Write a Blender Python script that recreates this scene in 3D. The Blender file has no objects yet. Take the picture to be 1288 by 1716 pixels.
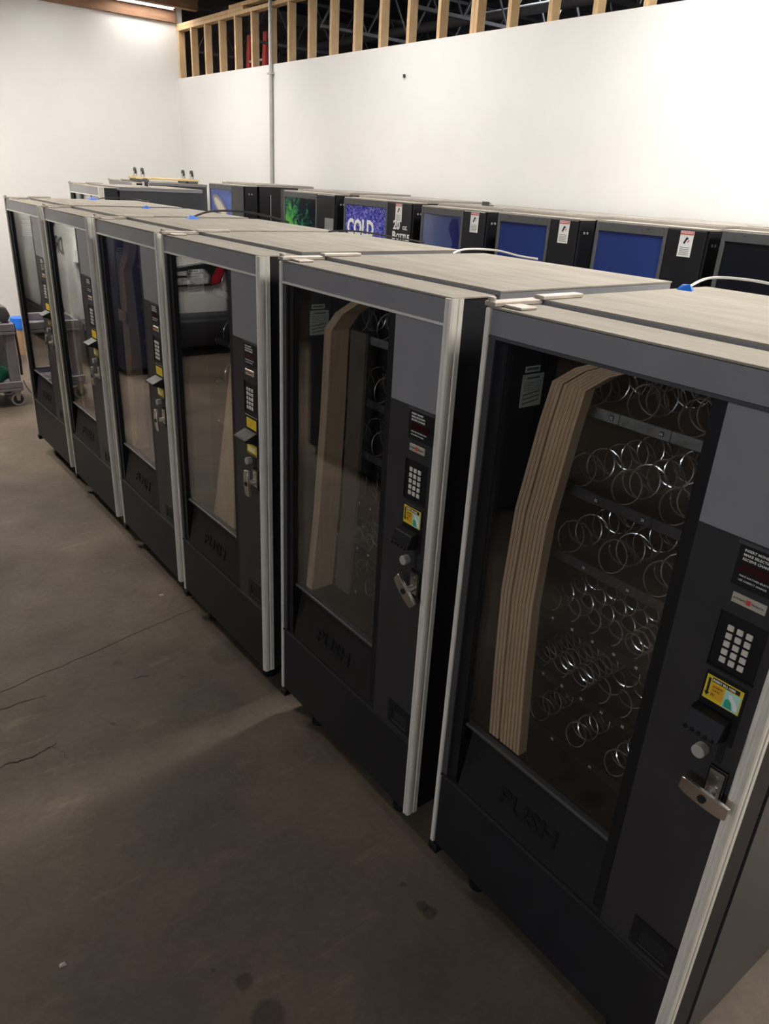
import bpy, bmesh, math, random
from mathutils import Vector, Matrix
random.seed(7)
S = bpy.context.scene
COL = S.collection
R = math.radians

# ------------------------------------------------------------------ camera, world, exposure
FPX, CAM = 1240.0, Vector((-1.284, 0.0, 2.108))
YAW, PITCH, ROLL = 0.672442, 0.421685, 0.056947
fwd = Vector((math.sin(YAW)*math.cos(PITCH), math.cos(YAW)*math.cos(PITCH), -math.sin(PITCH)))
rt = Vector((math.cos(YAW), -math.sin(YAW), 0.0))
up = rt.cross(fwd)
rt2 = rt*math.cos(ROLL) + up*math.sin(ROLL)
up2 = up*math.cos(ROLL) - rt*math.sin(ROLL)
cd = bpy.data.cameras.new('camera')
cd.sensor_fit = 'HORIZONTAL'; cd.sensor_width = 36.0; cd.lens = FPX/1288*36.0
cd.clip_start = 0.02; cd.clip_end = 100
cam = bpy.data.objects.new('camera', cd); COL.objects.link(cam)
M3 = Matrix((rt2, up2, -fwd)).transposed()
cam.matrix_world = Matrix.Translation(CAM) @ M3.to_4x4()
S.camera = cam
w = bpy.data.worlds.new('world'); S.world = w; w.use_nodes = True
w.node_tree.nodes['Background'].inputs[0].default_value = (0.9, 0.93, 1.0, 1)
w.node_tree.nodes['Background'].inputs[1].default_value = 0.03
S.view_settings.view_transform = 'Standard'; S.view_settings.look = 'None'
S.view_settings.exposure = 0.0; S.view_settings.gamma = 1.0
S.view_settings.use_curve_mapping = False
LAMP = 42.0           # radiance of the strip-light diffusers (row behind the machines)
LAMP_FILL = 195.0    # radiance of the low bare tube added to brighten the machine fronts
LAMP_NEAR = 175.0     # bright panel behind the first machine
LAMP_BAY = 128.0      # tubes over the vehicle bay

# ------------------------------------------------------------------ materials
def nn(nt, t, **kw):
    n = nt.nodes.new(t)
    for k, v in kw.items(): setattr(n, k, v)
    return n
def mat(name, col, rough=0.5, metal=0.0, var=0.0, scale=6.0, bump=0.0, bscale=60.0, col2=None, spec=0.5, stretch=None, coat=0.0, rvar=0.0):
    m = bpy.data.materials.new(name); m.use_nodes = True
    nt = m.node_tree; b = nt.nodes['Principled BSDF']
    b.inputs['Base Color'].default_value = (*col, 1); b.inputs['Roughness'].default_value = rough
    b.inputs['Metallic'].default_value = metal; b.inputs['Specular IOR Level'].default_value = spec
    b.inputs['Coat Weight'].default_value = coat
    tc = nn(nt, 'ShaderNodeTexCoord'); mp = nn(nt, 'ShaderNodeMapping')
    nt.links.new(tc.outputs['Object'], mp.inputs[0])
    if stretch: mp.inputs['Scale'].default_value = stretch
    if var > 0 or col2:
        n = nn(nt, 'ShaderNodeTexNoise'); n.inputs['Scale'].default_value = scale; n.inputs['Detail'].default_value = 7; n.inputs['Roughness'].default_value = 0.62
        nt.links.new(mp.outputs[0], n.inputs['Vector'])
        r = nn(nt, 'ShaderNodeValToRGB'); r.color_ramp.elements[0].position = 0.33; r.color_ramp.elements[1].position = 0.68
        c2 = col2 if col2 else tuple(min(1, c*(1+var)) for c in col)
        c1 = col if col2 else tuple(c*(1-var) for c in col)
        r.color_ramp.elements[0].color = (*c1, 1); r.color_ramp.elements[1].color = (*c2, 1)
        nt.links.new(n.outputs['Fac'], r.inputs[0]); nt.links.new(r.outputs[0], b.inputs['Base Color'])
        if rvar:
            mr = nn(nt, 'ShaderNodeMapRange'); mr.inputs[3].default_value = rough-rvar; mr.inputs[4].default_value = rough+rvar
            nt.links.new(n.outputs['Fac'], mr.inputs[0]); nt.links.new(mr.outputs[0], b.inputs['Roughness'])
    if bump > 0:
        n2 = nn(nt, 'ShaderNodeTexNoise'); n2.inputs['Scale'].default_value = bscale; n2.inputs['Detail'].default_value = 4
        nt.links.new(mp.outputs[0], n2.inputs['Vector'])
        bp = nn(nt, 'ShaderNodeBump'); bp.inputs['Strength'].default_value = bump; bp.inputs['Distance'].default_value = 0.01
        nt.links.new(n2.outputs['Fac'], bp.inputs['Height']); nt.links.new(bp.outputs[0], b.inputs['Normal'])
    return m
def emis(name, col, s):
    m = bpy.data.materials.new(name); m.use_nodes = True
    b = m.node_tree.nodes['Principled BSDF']
    b.inputs['Base Color'].default_value = (0.8, 0.8, 0.8, 1)
    b.inputs['Emission Color'].default_value = (*col, 1); b.inputs['Emission Strength'].default_value = s
    return m
def glass(name, tint=(0.945, 0.955, 0.965), ior=1.52):
    m = bpy.data.materials.new(name); m.use_nodes = True
    nt = m.node_tree; nt.nodes.clear()
    o = nn(nt, 'ShaderNodeOutputMaterial'); mx = nn(nt, 'ShaderNodeMixShader')
    t = nn(nt, 'ShaderNodeBsdfTransparent'); t.inputs[0].default_value = (*tint, 1)
    g = nn(nt, 'ShaderNodeBsdfGlossy'); g.inputs['Roughness'].default_value = 0.0; g.inputs['Color'].default_value = (1, 1, 1, 1)
    fr = nn(nt, 'ShaderNodeFresnel'); ge = nn(nt, 'ShaderNodeNewGeometry')
    mr = nn(nt, 'ShaderNodeMapRange'); mr.inputs[3].default_value = ior; mr.inputs[4].default_value = 1/ior
    nt.links.new(ge.outputs['Backfacing'], mr.inputs[0]); nt.links.new(mr.outputs[0], fr.inputs[0])
    nt.links.new(fr.outputs[0], mx.inputs[0]); nt.links.new(t.outputs[0], mx.inputs[1]); nt.links.new(g.outputs[0], mx.inputs[2])
    nt.links.new(mx.outputs[0], o.inputs[0])
    return m

MT = dict(
 wall=mat('white_wall_paint', (0.79, 0.78, 0.765), 0.36, var=0.025, scale=1.3, bump=0.05, bscale=14, rvar=0.07),
 ceil=mat('dark_ceiling', (0.11, 0.11, 0.125), 0.9, var=0.3, scale=2),
 ceil2=mat('grey_ceiling', (0.33, 0.31, 0.29), 0.9, var=0.1, scale=2),
 wood=mat('pine_lumber', (0.62, 0.40, 0.20), 0.65, col2=(0.80, 0.58, 0.34), scale=5, stretch=(6, 6, 0.8), bump=0.1, bscale=40),
 beam=mat('brown_beam', (0.24, 0.13, 0.075), 0.7, col2=(0.36, 0.20, 0.12), scale=4, stretch=(0.8, 6, 6)),
 black=mat('black_textured_metal', (0.0055, 0.0065, 0.0105), 0.5, var=0.15, scale=8, bump=0.12, bscale=420),
 blackp=mat('black_plastic', (0.006, 0.0065, 0.0095), 0.45, var=0.15, scale=5, spec=0.35),
 panel=mat('control_panel_black', (0.024, 0.024, 0.0275), 0.45, var=0.12, scale=9, bump=0.10, bscale=500),
 greyp=mat('grey_panel', (0.235, 0.235, 0.255), 0.36, var=0.06, scale=6, bump=0.08, bscale=500),
 side=mat('cabinet_side_paint', (0.050, 0.051, 0.058), 0.30, var=0.2, scale=3, bump=0.06, bscale=300),
 void=mat('gap_gasket', (0.004, 0.004, 0.005), 0.8, var=0.2, scale=8),
 inner=mat('cabinet_liner', (0.005, 0.006, 0.011), 0.6, var=0.25, scale=4, spec=0.25),
 dusty=mat('dusty_roof', (0.26, 0.232, 0.19), 0.75, col2=(0.36, 0.328, 0.28), scale=3.0, stretch=(1, 5, 1), bump=0.05, bscale=60),
 droof=mat('drink_roof', (0.30, 0.275, 0.245), 0.7, var=0.12, scale=3),
 strip=mat('bright_strip', (0.80, 0.78, 0.74), 0.4, metal=0.25, var=0.04, scale=20),
 flapm=mat('flap_plastic', (0.010, 0.010, 0.0115), 0.5, var=0.12, scale=9, bump=0.08, bscale=500, spec=0.35),
 alu=mat('aluminium_trim', (0.80, 0.77, 0.71), 0.40, metal=0.15, var=0.10, scale=30, stretch=(4, 4, 0.3)),
 dull=mat('dull_strip', (0.07, 0.07, 0.075), 0.5, metal=0.3, var=0.1, scale=20),
 steel=mat('hinge_steel', (0.50, 0.45, 0.40), 0.5, metal=0.6, var=0.15, scale=12),
 chrome=mat('cast_chrome', (0.62, 0.59, 0.55), 0.28, metal=1.0, var=0.08, scale=25),
 wire=mat('coil_wire', (0.92, 0.88, 0.82), 0.22, metal=0.9, var=0.05, scale=40),
 key=mat('keypad_keys', (0.62, 0.58, 0.52), 0.5, var=0.05, scale=40),
 white=mat('white_print', (0.85, 0.85, 0.83), 0.6, var=0.03, scale=10),
 paper=mat('aged_paper', (0.80, 0.79, 0.68), 0.8, var=0.08, scale=30),
 ink=mat('grey_ink', (0.16, 0.16, 0.15), 0.8, var=0.1, scale=30),
 inkk=mat('black_ink', (0.012, 0.012, 0.012), 0.6, var=0.1, scale=30),
 yellow=mat('yellow_label', (0.80, 0.60, 0.03), 0.5, var=0.06, scale=20),
 orange=mat('orange_patch', (0.78, 0.40, 0.02), 0.5, var=0.06, scale=20),
 green=mat('green_print', (0.03, 0.42, 0.26), 0.5, var=0.15, scale=40),
 aqua=mat('pale_green_print', (0.42, 0.75, 0.66), 0.5, var=0.1, scale=40),
 red=mat('red_print', (0.62, 0.05, 0.04), 0.5, var=0.1, scale=30),
 dred=mat('dark_display', (0.03, 0.006, 0.007), 0.12, var=0.1, scale=5),
 silver=mat('silver_badge', (0.62, 0.58, 0.50), 0.4, metal=0.5, var=0.05, scale=40),
 knob=mat('grey_button', (0.36, 0.35, 0.33), 0.5, var=0.08, scale=30),
 glass=glass('window_glass'),
 tray=mat('tray_metal', (0.007, 0.007, 0.009), 0.6, var=0.2, scale=12, spec=0.2),
 rail=mat('tray_rail_strip', (0.055, 0.055, 0.062), 0.35, var=0.25, scale=30),
 clear=mat('clear_rail_strip', (0.26, 0.26, 0.25), 0.25, var=0.3, scale=40),
 card=mat('cardboard', (0.70, 0.455, 0.255), 0.85, col2=(0.84, 0.58, 0.35), scale=10, stretch=(8, 8, 0.6)),
 card2=mat('cardboard_dark_face', (0.13, 0.092, 0.06), 0.85, col2=(0.18, 0.13, 0.085), scale=9),
 tape=mat('packing_tape', (0.60, 0.36, 0.20), 0.3, var=0.1, scale=20),
 blue=mat('blue_tape', (0.01, 0.16, 0.72), 0.5, var=0.1, scale=20),
 cordw=mat('white_cord', (0.72, 0.72, 0.70), 0.5, var=0.05, scale=20),
 cordk=mat('black_cord', (0.03, 0.03, 0.032), 0.5, var=0.05, scale=20),
 dframe=mat('sign_frame_grey', (0.085, 0.088, 0.092), 0.5, var=0.1, scale=10),
 dcol=mat('drink_column_black', (0.012, 0.012, 0.015), 0.35, var=0.15, scale=6),
 dgrey=mat('drink_side_grey', (0.07, 0.07, 0.068), 0.6, var=0.15, scale=6),
 lightgrey=mat('grey_sticker', (0.22, 0.22, 0.22), 0.6, var=0.05, scale=20),
 dblue=mat('blue_sign_face', (0.024, 0.040, 0.17), 0.16, col2=(0.030, 0.055, 0.23), scale=1.5, coat=0.3),
 dblue2=mat('blue_sign_pale', (0.055, 0.080, 0.22), 0.14, col2=(0.070, 0.095, 0.25), scale=1.2, coat=0.3),
 ddeep=mat('deep_blue_wave', (0.008, 0.016, 0.13), 0.2, var=0.2, scale=4),
 dnight=mat('dark_sign_face', (0.010, 0.011, 0.016), 0.14, var=0.2, scale=3),
 cart=mat('grey_cart_plastic', (0.24, 0.225, 0.26), 0.6, var=0.08, scale=12, bump=0.1, bscale=120),
 cartd=mat('dark_grey_plastic', (0.10, 0.095, 0.095), 0.5, var=0.12, scale=12),
 rubber=mat('caster_rubber', (0.05, 0.05, 0.05), 0.6, var=0.1, scale=20),
 casterw=mat('caster_white', (0.55, 0.54, 0.5), 0.5, var=0.1, scale=20),
 cloth=mat('green_cloth', (0.02, 0.20, 0.13), 0.9, var=0.3, scale=12, bump=0.3, bscale=25),
 bag=mat('white_bag', (0.70, 0.68, 0.66), 0.5, var=0.08, scale=9, bump=0.5, bscale=14),
 tan=mat('tan_bucket', (0.45, 0.30, 0.17), 0.6, var=0.1, scale=9),
 plank=mat('grey_plank', (0.16, 0.14, 0.13), 0.8, var=0.2, scale=6, stretch=(1, 8, 8)),
 dolly=mat('dolly_wood', (0.62, 0.45, 0.22), 0.7, col2=(0.74, 0.56, 0.30), scale=5, stretch=(1, 6, 6)),
 carpet=mat('dolly_carpet', (0.10, 0.10, 0.10), 0.95, var=0.2, scale=40),
 vanw=mat('van_white', (0.72, 0.72, 0.70), 0.22, var=0.02, scale=2, coat=0.6),
 vand=mat('van_dark_plastic', (0.035, 0.036, 0.042), 0.5, var=0.1, scale=5),
 lamp=mat('van_lamp_clear', (0.30, 0.30, 0.31), 0.2, metal=0.1, col2=(0.95, 0.95, 0.93), scale=14),
 lampr=mat('van_lamp_red', (0.42, 0.02, 0.03), 0.15, var=0.2, scale=12),
 vglass=mat('van_window', (0.015, 0.018, 0.02), 0.06, var=0.1, scale=2),
 ladder=mat('red_ladder', (0.60, 0.035, 0.03), 0.45, var=0.1, scale=10),
 truss=mat('grey_truss', (0.13, 0.13, 0.14), 0.6, var=0.15, scale=10),
 conduit=mat('conduit_galvanised', (0.50, 0.49, 0.48), 0.45, metal=0.4, var=0.08, scale=20),
 lampbody=mat('lamp_housing', (0.70, 0.70, 0.70), 0.5, var=0.04, scale=10),
 emit=emis('strip_light_diffuser', (1.0, 0.97, 0.915), LAMP),
 emit2=emis('fill_tube_emitter', (0.94, 0.97, 1.0), LAMP_FILL),
 emit4=emis('near_light_diffuser', (1.0, 0.94, 0.85), LAMP_NEAR),
 emit5=emis('gap_light_diffuser', (1.0, 0.965, 0.91), LAMP*1.9),
 emitf=emis('beyond_fill_diffuser', (0.9, 0.95, 1.0), 38.0),
 emitb=emis('corner_light_diffuser', (1.0, 0.96, 0.9), 9.0),
 emit3=emis('bay_light_diffuser', (1.0, 0.93, 0.82), LAMP_BAY),
 oil=mat('oil_stain', (0.035, 0.027, 0.021), 0.45, var=0.25, scale=18),
 crackm=mat('crack_dark', (0.03, 0.025, 0.02), 0.95, var=0.2, scale=30),
 chip=mat('white_chip', (0.62, 0.58, 0.52), 0.9, var=0.1, scale=40),
 navy=mat('navy_paint', (0.012, 0.016, 0.045), 0.4, var=0.15, scale=4),
 scr=mat('screw_zinc', (0.85, 0.85, 0.85), 0.25, metal=0.6, var=0.05, scale=30),
 tote=mat('clear_tote', (0.62, 0.64, 0.66), 0.4, var=0.08, scale=8),
)
# floor: worn concrete
STAINS = [(-0.112, 1.165, 0.022, 0.45), (-0.106, 1.138, 0.022, 0.45), (-0.085, 1.128, 0.010, 0.5), (-0.110, 1.265, 0.012, 0.5), (-0.682, 1.275, 0.024, 0.5), (-0.675, 1.15, 0.050, 0.5), (-0.74, 1.36, 0.008, 0.6), (-0.62, 2.55, 0.010, 0.5), (-0.46, 2.95, 0.028, 0.75), (-0.25, 2.45, 0.16, 0.82), (-0.6, 1.9, 0.22, 0.88), (0.0, 2.75, 0.10, 0.72)]
def floor_mat():
    m = bpy.data.materials.new('worn_concrete'); m.use_nodes = True; nt = m.node_tree; b = nt.nodes['Principled BSDF']
    tc = nn(nt, 'ShaderNodeTexCoord')
    def noise(sc, det=8, ro=0.6, st=None):
        n = nn(nt, 'ShaderNodeTexNoise'); n.inputs['Scale'].default_value = sc; n.inputs['Detail'].default_value = det; n.inputs['Roughness'].default_value = ro
        if st:
            mp = nn(nt, 'ShaderNodeMapping'); mp.inputs['Scale'].default_value = st; nt.links.new(tc.outputs['Object'], mp.inputs[0]); nt.links.new(mp.outputs[0], n.inputs['Vector'])
        else: nt.links.new(tc.outputs['Object'], n.inputs['Vector'])
        return n
    def ramp(src, p0, c0, p1, c1):
        r = nn(nt, 'ShaderNodeValToRGB'); r.color_ramp.elements[0].position = p0; r.color_ramp.elements[1].position = p1
        r.color_ramp.elements[0].color = (*c0, 1); r.color_ramp.elements[1].color = (*c1, 1); nt.links.new(src, r.inputs[0]); return r
    a = ramp(noise(1.1, 9, 0.58).outputs[0], 0.33, (0.066, 0.048, 0.035), 0.72, (0.180, 0.138, 0.102))
    c = ramp(noise(0.45, 4, 0.5).outputs[0], 0.38, (0.80, 0.80, 0.82), 0.62, (1.06, 1.03, 1.0))
    d = ramp(noise(34, 6, 0.7).outputs[0], 0.36, (0.86, 0.86, 0.86), 0.66, (1.08, 1.08, 1.08))
    e = ramp(noise(5.0, 8, 0.7, (0.5, 2.2, 1)).outputs[0], 0.58, (1, 1, 1), 0.72, (1.55, 1.52, 1.48))
    prev = a.outputs[0]
    for q in (c, d, e):
        x = nn(nt, 'ShaderNodeMix', data_type='RGBA', blend_type='MULTIPLY'); x.inputs[0].default_value = 1.0
        nt.links.new(prev, x.inputs[6]); nt.links.new(q.outputs[0], x.inputs[7]); prev = x.outputs[2]
    wob = noise(22, 4, 0.6); wob2 = nn(nt, 'ShaderNodeVectorMath', operation='MULTIPLY_ADD')
    nt.links.new(wob.outputs['Color'], wob2.inputs[0]); wob2.inputs[1].default_value = (0.035, 0.035, 0); nt.links.new(tc.outputs['Object'], wob2.inputs[2])
    for (x, y, rad, dark) in STAINS:
        vd = nn(nt, 'ShaderNodeVectorMath', operation='DISTANCE'); nt.links.new(wob2.outputs[0], vd.inputs[0]); vd.inputs[1].default_value = (x+0.0175, y+0.0175, 0)
        mr = nn(nt, 'ShaderNodeMapRange', interpolation_type='SMOOTHSTEP'); mr.inputs[1].default_value = rad*0.72; mr.inputs[2].default_value = rad*1.15; mr.inputs[3].default_value = dark; mr.inputs[4].default_value = 1.0
        nt.links.new(vd.outputs['Value'], mr.inputs[0])
        x_ = nn(nt, 'ShaderNodeMix', data_type='RGBA', blend_type='MULTIPLY'); x_.inputs[0].default_value = 1.0
        nt.links.new(prev, x_.inputs[6]); nt.links.new(mr.outputs[0], x_.inputs[7]); prev = x_.outputs[2]
    nt.links.new(prev, b.inputs['Base Color'])
    r = nn(nt, 'ShaderNodeMapRange'); r.inputs[3].default_value = 0.55; r.inputs[4].default_value = 0.85
    nt.links.new(noise(2.3, 6).outputs[0], r.inputs[0]); nt.links.new(r.outputs[0], b.inputs['Roughness'])
    bp = nn(nt, 'ShaderNodeBump'); bp.inputs['Strength'].default_value = 0.22; bp.inputs['Distance'].default_value = 0.01
    nt.links.new(noise(28, 9, 0.7).outputs[0], bp.inputs['Height']); nt.links.new(bp.outputs[0], b.inputs['Normal'])
    return m
MT['floor'] = floor_mat()
# printed faces of the drink machines
def splash(name, base, cols, scale, thr=0.5, center=None, spread=0.5):
    m = bpy.data.materials.new(name); m.use_nodes = True; nt = m.node_tree; b = nt.nodes['Principled BSDF']
    b.inputs['Roughness'].default_value = 0.22
    tc = nn(nt, 'ShaderNodeTexCoord')
    n = nn(nt, 'ShaderNodeTexNoise'); n.inputs['Scale'].default_value = scale; n.inputs['Detail'].default_value = 10; n.inputs['Roughness'].default_value = 0.68; n.inputs['Distortion'].default_value = 1.2
    nt.links.new(tc.outputs['Object'], n.inputs['Vector'])
    r = nn(nt, 'ShaderNodeValToRGB'); el = r.color_ramp.elements
    el[0].position = thr-0.06; el[0].color = (*base, 1); el[1].position = thr+0.16; el[1].color = (*cols[-1], 1)
    for k, c in enumerate(cols[:-1]):
        q = el.new(thr+0.02+0.08*k); q.color = (*c, 1)
    src = n.outputs[0]
    if center:
        vd = nn(nt, 'ShaderNodeVectorMath', operation='DISTANCE'); vd.inputs[1].default_value = center
        nt.links.new(tc.outputs['Object'], vd.inputs[0])
        mr = nn(nt, 'ShaderNodeMapRange'); mr.inputs[1].default_value = 0.0; mr.inputs[2].default_value = spread; mr.inputs[3].default_value = 0.22; mr.inputs[4].default_value = -0.10
        nt.links.new(vd.outputs['Value'], mr.inputs[0])
        ad = nn(nt, 'ShaderNodeMath', operation='ADD'); nt.links.new(src, ad.inputs[0]); nt.links.new(mr.outputs[0], ad.inputs[1]); src = ad.outputs[0]
    nt.links.new(src, r.inputs[0]); nt.links.new(r.outputs[0], b.inputs['Base Color'])
    return m
MT['ice'] = splash('blue_ice_print', (0.02, 0.02, 0.22), [(0.04, 0.05, 0.42), (0.34, 0.34, 0.78)], 48, 0.46)
MT['splashg'] = splash('green_splash_print', (0.006, 0.010, 0.016), [(0.01, 0.10, 0.07), (0.05, 0.30, 0.05), (0.10, 0.42, 0.06)], 11, 0.56, (0.09, 0.0, 1.70), 0.42)
MT['bottleb'] = splash('blue_bottle_print', (0.012, 0.045, 0.26), [(0.02, 0.07, 0.36), (0.03, 0.10, 0.48)], 3, 0.5)

# ------------------------------------------------------------------ mesh helpers
class MB:
    def __init__(s): s.v = []; s.f = []; s.m = []
    def add(s, vs, fs, mi=0):
        o = len(s.v); s.v += [tuple(x) for x in vs]; s.f += [tuple(i+o for i in f) for f in fs]; s.m += [mi]*len(fs); return s
    def box(s, x0, x1, y0, y1, z0, z1, mi=0):
        v = [(x0, y0, z0), (x1, y0, z0), (x1, y1, z0), (x0, y1, z0), (x0, y0, z1), (x1, y0, z1), (x1, y1, z1), (x0, y1, z1)]
        return s.add(v, [(0, 3, 2, 1), (4, 5, 6, 7), (0, 1, 5, 4), (1, 2, 6, 5), (2, 3, 7, 6), (3, 0, 4, 7)], mi)
    def hexa(s, v, mi=0):
        return s.add(v, [(0, 3, 2, 1), (4, 5, 6, 7), (0, 1, 5, 4), (1, 2, 6, 5), (2, 3, 7, 6), (3, 0, 4, 7)], mi)
    def prism(s, poly, axis, a0, a1, mi=0):
        n = len(poly)
        def P(a, b, c): return {'x': (c, a, b), 'y': (a, c, b), 'z': (a, b, c)}[axis]
        v = [P(a, b, a0) for a, b in poly]+[P(a, b, a1) for a, b in poly]
        return s.add(v, [tuple(range(n))[::-1], tuple(range(n, 2*n))]+[(i, (i+1) % n, n+(i+1) % n, n+i) for i in range(n)], mi)
    def tube(s, pts, r, n=6, mi=0, cap=True):
        pts = [Vector(p) for p in pts]; o = len(s.v); ref = None; L = len(pts)
        for i, p in enumerate(pts):
            t = (pts[min(i+1, L-1)]-pts[max(i-1, 0)]).normalized()
            if ref is None: ref = t.orthogonal().normalized()
            ref = (ref-t*ref.dot(t)).normalized(); b = t.cross(ref)
            rr = r[i] if isinstance(r, (list, tuple)) else r
            for k in range(n):
                a = 2*math.pi*k/n; s.v.append(tuple(p+(ref*math.cos(a)+b*math.sin(a))*rr))
        for i in range(L-1):
            for k in range(n):
                s.f.append((o+i*n+k, o+i*n+(k+1) % n, o+(i+1)*n+(k+1) % n, o+(i+1)*n+k)); s.m.append(mi)
        if cap:
            s.f.append(tuple(o+k for k in range(n))[::-1]); s.m.append(mi)
            s.f.append(tuple(o+(L-1)*n+k for k in range(n))); s.m.append(mi)
        return s
    def cyl(s, p0, p1, r, n=16, mi=0, r1=None): return s.tube([p0, p1], [r, r if r1 is None else r1], n, mi)
    def mesh(s, name, mats, bevel=0, seg=1, smooth=False):
        me = bpy.data.meshes.new(name); me.from_pydata(s.v, [], s.f)
        for m in mats: me.materials.append(MT[m] if isinstance(m, str) else m)
        for p, mi in zip(me.polygons, s.m): p.material_index = mi
        bm = bmesh.new(); bm.from_mesh(me); bmesh.ops.recalc_face_normals(bm, faces=bm.faces)
        if bevel:
            es = [e for e in bm.edges if len(e.link_faces) == 2 and e.calc_face_angle(0) > 0.5]
            bmesh.ops.bevel(bm, geom=es, offset=bevel, segments=seg, profile=0.5, affect='EDGES', clamp_overlap=True)
        bm.to_mesh(me); bm.free()
        if smooth:
            for p in me.polygons: p.use_smooth = True
            try: me.set_sharp_from_angle(angle=R(40))
            except Exception: pass
        return me
CACHE = {}
def part(name, fn, mats, parent=None, key=None, bevel=0, seg=1, smooth=False, loc=None, rot=None):
    if isinstance(mats, str): mats = [mats]
    if key and key in CACHE: me = CACHE[key]
    else:
        b = MB(); fn(b); me = b.mesh(name, mats, bevel, seg, smooth)
        if key: CACHE[key] = me
    o = bpy.data.objects.new(name, me); COL.objects.link(o); o.parent = parent
    if loc: o.location = loc
    if rot: o.rotation_euler = rot
    return o
def bx(*a): return lambda b: b.box(*a)
def tag(o, label, cat, group=None):
    o['label'] = label; o['category'] = cat
    if group: o['group'] = group
    return o
def struct(o, label, cat):
    o['kind'] = 'structure'; o['label'] = label; o['category'] = cat; return o
def empty(name, loc, rz=0):
    o = bpy.data.objects.new(name, None); COL.objects.link(o); o.location = loc; o.rotation_euler = (0, 0, rz); o.empty_display_size = 0.1; return o
def text(body, size, parent, loc, matn, name='lettering', rot=(R(90), 0, 0), bold=0.0, ext=0.0006, sx=1.0, align='LEFT'):
    k = ('txt', body, size, matn, bold, ext, align, sx)
    if k not in CACHE:
        cu = bpy.data.curves.new('t', 'FONT'); cu.body = body; cu.size = size; cu.extrude = ext; cu.offset = bold; cu.align_x = align; cu.resolution_u = 2
        t = bpy.data.objects.new('t', cu); COL.objects.link(t)
        dg = bpy.context.evaluated_depsgraph_get()
        me = bpy.data.meshes.new_from_object(t.evaluated_get(dg)); bpy.data.objects.remove(t); bpy.data.curves.remove(cu)
        me.name = name; me.materials.clear(); me.materials.append(MT[matn])
        for v in me.vertices: v.co.x *= sx
        CACHE[k] = me
    o = bpy.data.objects.new(name, CACHE[k]); COL.objects.link(o); o.parent = parent; o.location = loc; o.rotation_euler = rot
    return o

# ------------------------------------------------------------------ the building
XW, YB = 3.40, 10.88
fl = struct(part('floor', bx(-7, 7.5, -6, 17, -0.15, 0), 'floor'), 'worn grey brown concrete floor with stains and cracks', 'floor')
wr = struct(part('wall_right', bx(XW, XW+0.014, -6, YB, 0, 3.20), 'wall'), 'long white painted drywall with bare studs above', 'wall')
for k in range(41):
    y = 10.86-0.4066*k
    part('stud', bx(0, 0.089, -0.038, 0, 0, 3.745), 'wood', wr, 'stud', 0.002, loc=(XW+0.015, y, 0))
part('stud', None, 'wood', wr, 'stud', loc=(XW+0.015, 10.86-0.4066*14-0.042, 0))
part('top_plate', bx(XW+0.012, XW+0.106, -6, YB, 3.746, 3.784), 'wood', wr, bevel=0.002)
part('top_plate', bx(XW+0.012, XW+0.106, 9.0, YB, 3.785, 3.823), 'wood', wr, bevel=0.002)
part('plate_block', bx(XW+0.012, XW+0.106, 8.55, 9.35, 3.824, 3.862), 'wood', wr, bevel=0.002)
wb = struct(part('wall_back', bx(-0.9, XW+0.1, YB, YB+0.15, 0, 4.3), 'wall'), 'white painted back wall with bright glossy patch of light', 'wall')
part('ledger_beam', bx(-0.9, XW+0.0, YB-0.05, YB-0.001, 3.83, 4.05), 'beam', wb, bevel=0.004)
struct(part('trim_1', lambda b: (b.box(-0.9, XW+0.1, 10.36, 10.46, 3.93, 4.06), b.box(-0.9, XW+0.1, 10.34, 10.48, 4.06, 4.075)), 'beam', bevel=0.004), 'brown wooden beam under the ceiling by the back wall', 'beam')
struct(part('wall_return', bx(-1.02, -0.901, YB, 17, 0, 4.3), 'wall'), 'white side wall of the vehicle bay', 'wall')
struct(part('wall_bay', bx(-7, -1.021, 16.9, 17.05, 0, 4.3), 'wall'), 'white end wall of the vehicle bay', 'wall')
struct(part('wall_left', bx(-7.15, -7.0, -6, 17, 0, 4.3), 'ceil'), 'dark wall across the bay', 'wall')
struct(part('wall_front', bx(-7, 7.5, -6.15, -6.0, 0, 4.3), 'ceil2'), 'grey wall at the near end of the room', 'wall')
struct(part('wall_beyond', bx(7.5, 7.65, -6, 17, 0, 4.5), 'ceil'), 'dark wall of the space beyond the studs', 'wall')
struct(part('wall_end', bx(XW+0.11, 7.5, 12.4, 12.55, 0, 4.5), 'ceil2'), 'grey end wall of the space beyond the studs', 'wall')
struct(part('ceiling', bx(-7, XW+0.11, -6, 17, 4.301, 4.45), 'ceil2'), 'grey ceiling', 'ceiling')
struct(part('ceiling_beyond', bx(XW+0.111, 7.5, -6, 12.4, 4.501, 4.6), 'ceil'), 'dark ceiling beyond the stud wall', 'ceiling')
# open-web joists and pipes of the space beyond the studs
def joist(b):
    for z in (3.55, 4.05): b.box(3.7, 7.3, -0.02, 0.02, z-0.015, z+0.015)
    for k in range(12):
        x = 3.7+0.3*k; z0, z1 = (3.55, 4.05) if k % 2 == 0 else (4.05, 3.55)
        b.tube([(x, 0, z0), (x+0.3, 0, z1)], 0.011, 5)
for k in range(7):
    tag(part('roof_joist', joist, 'truss', None, 'joist', loc=(0, 10.9-1.55*k, 0)), 'grey open web steel joist in the dark beyond the studs', 'joist', 'roof joists beyond the studs')
tag(part('ceiling_pipe', lambda b: b.tube([(5.2, -2, 3.75), (5.2, 12.2, 3.75)], 0.05, 10), 'truss', smooth=True), 'grey pipe running under the joists beyond the studs', 'pipe')
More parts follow.
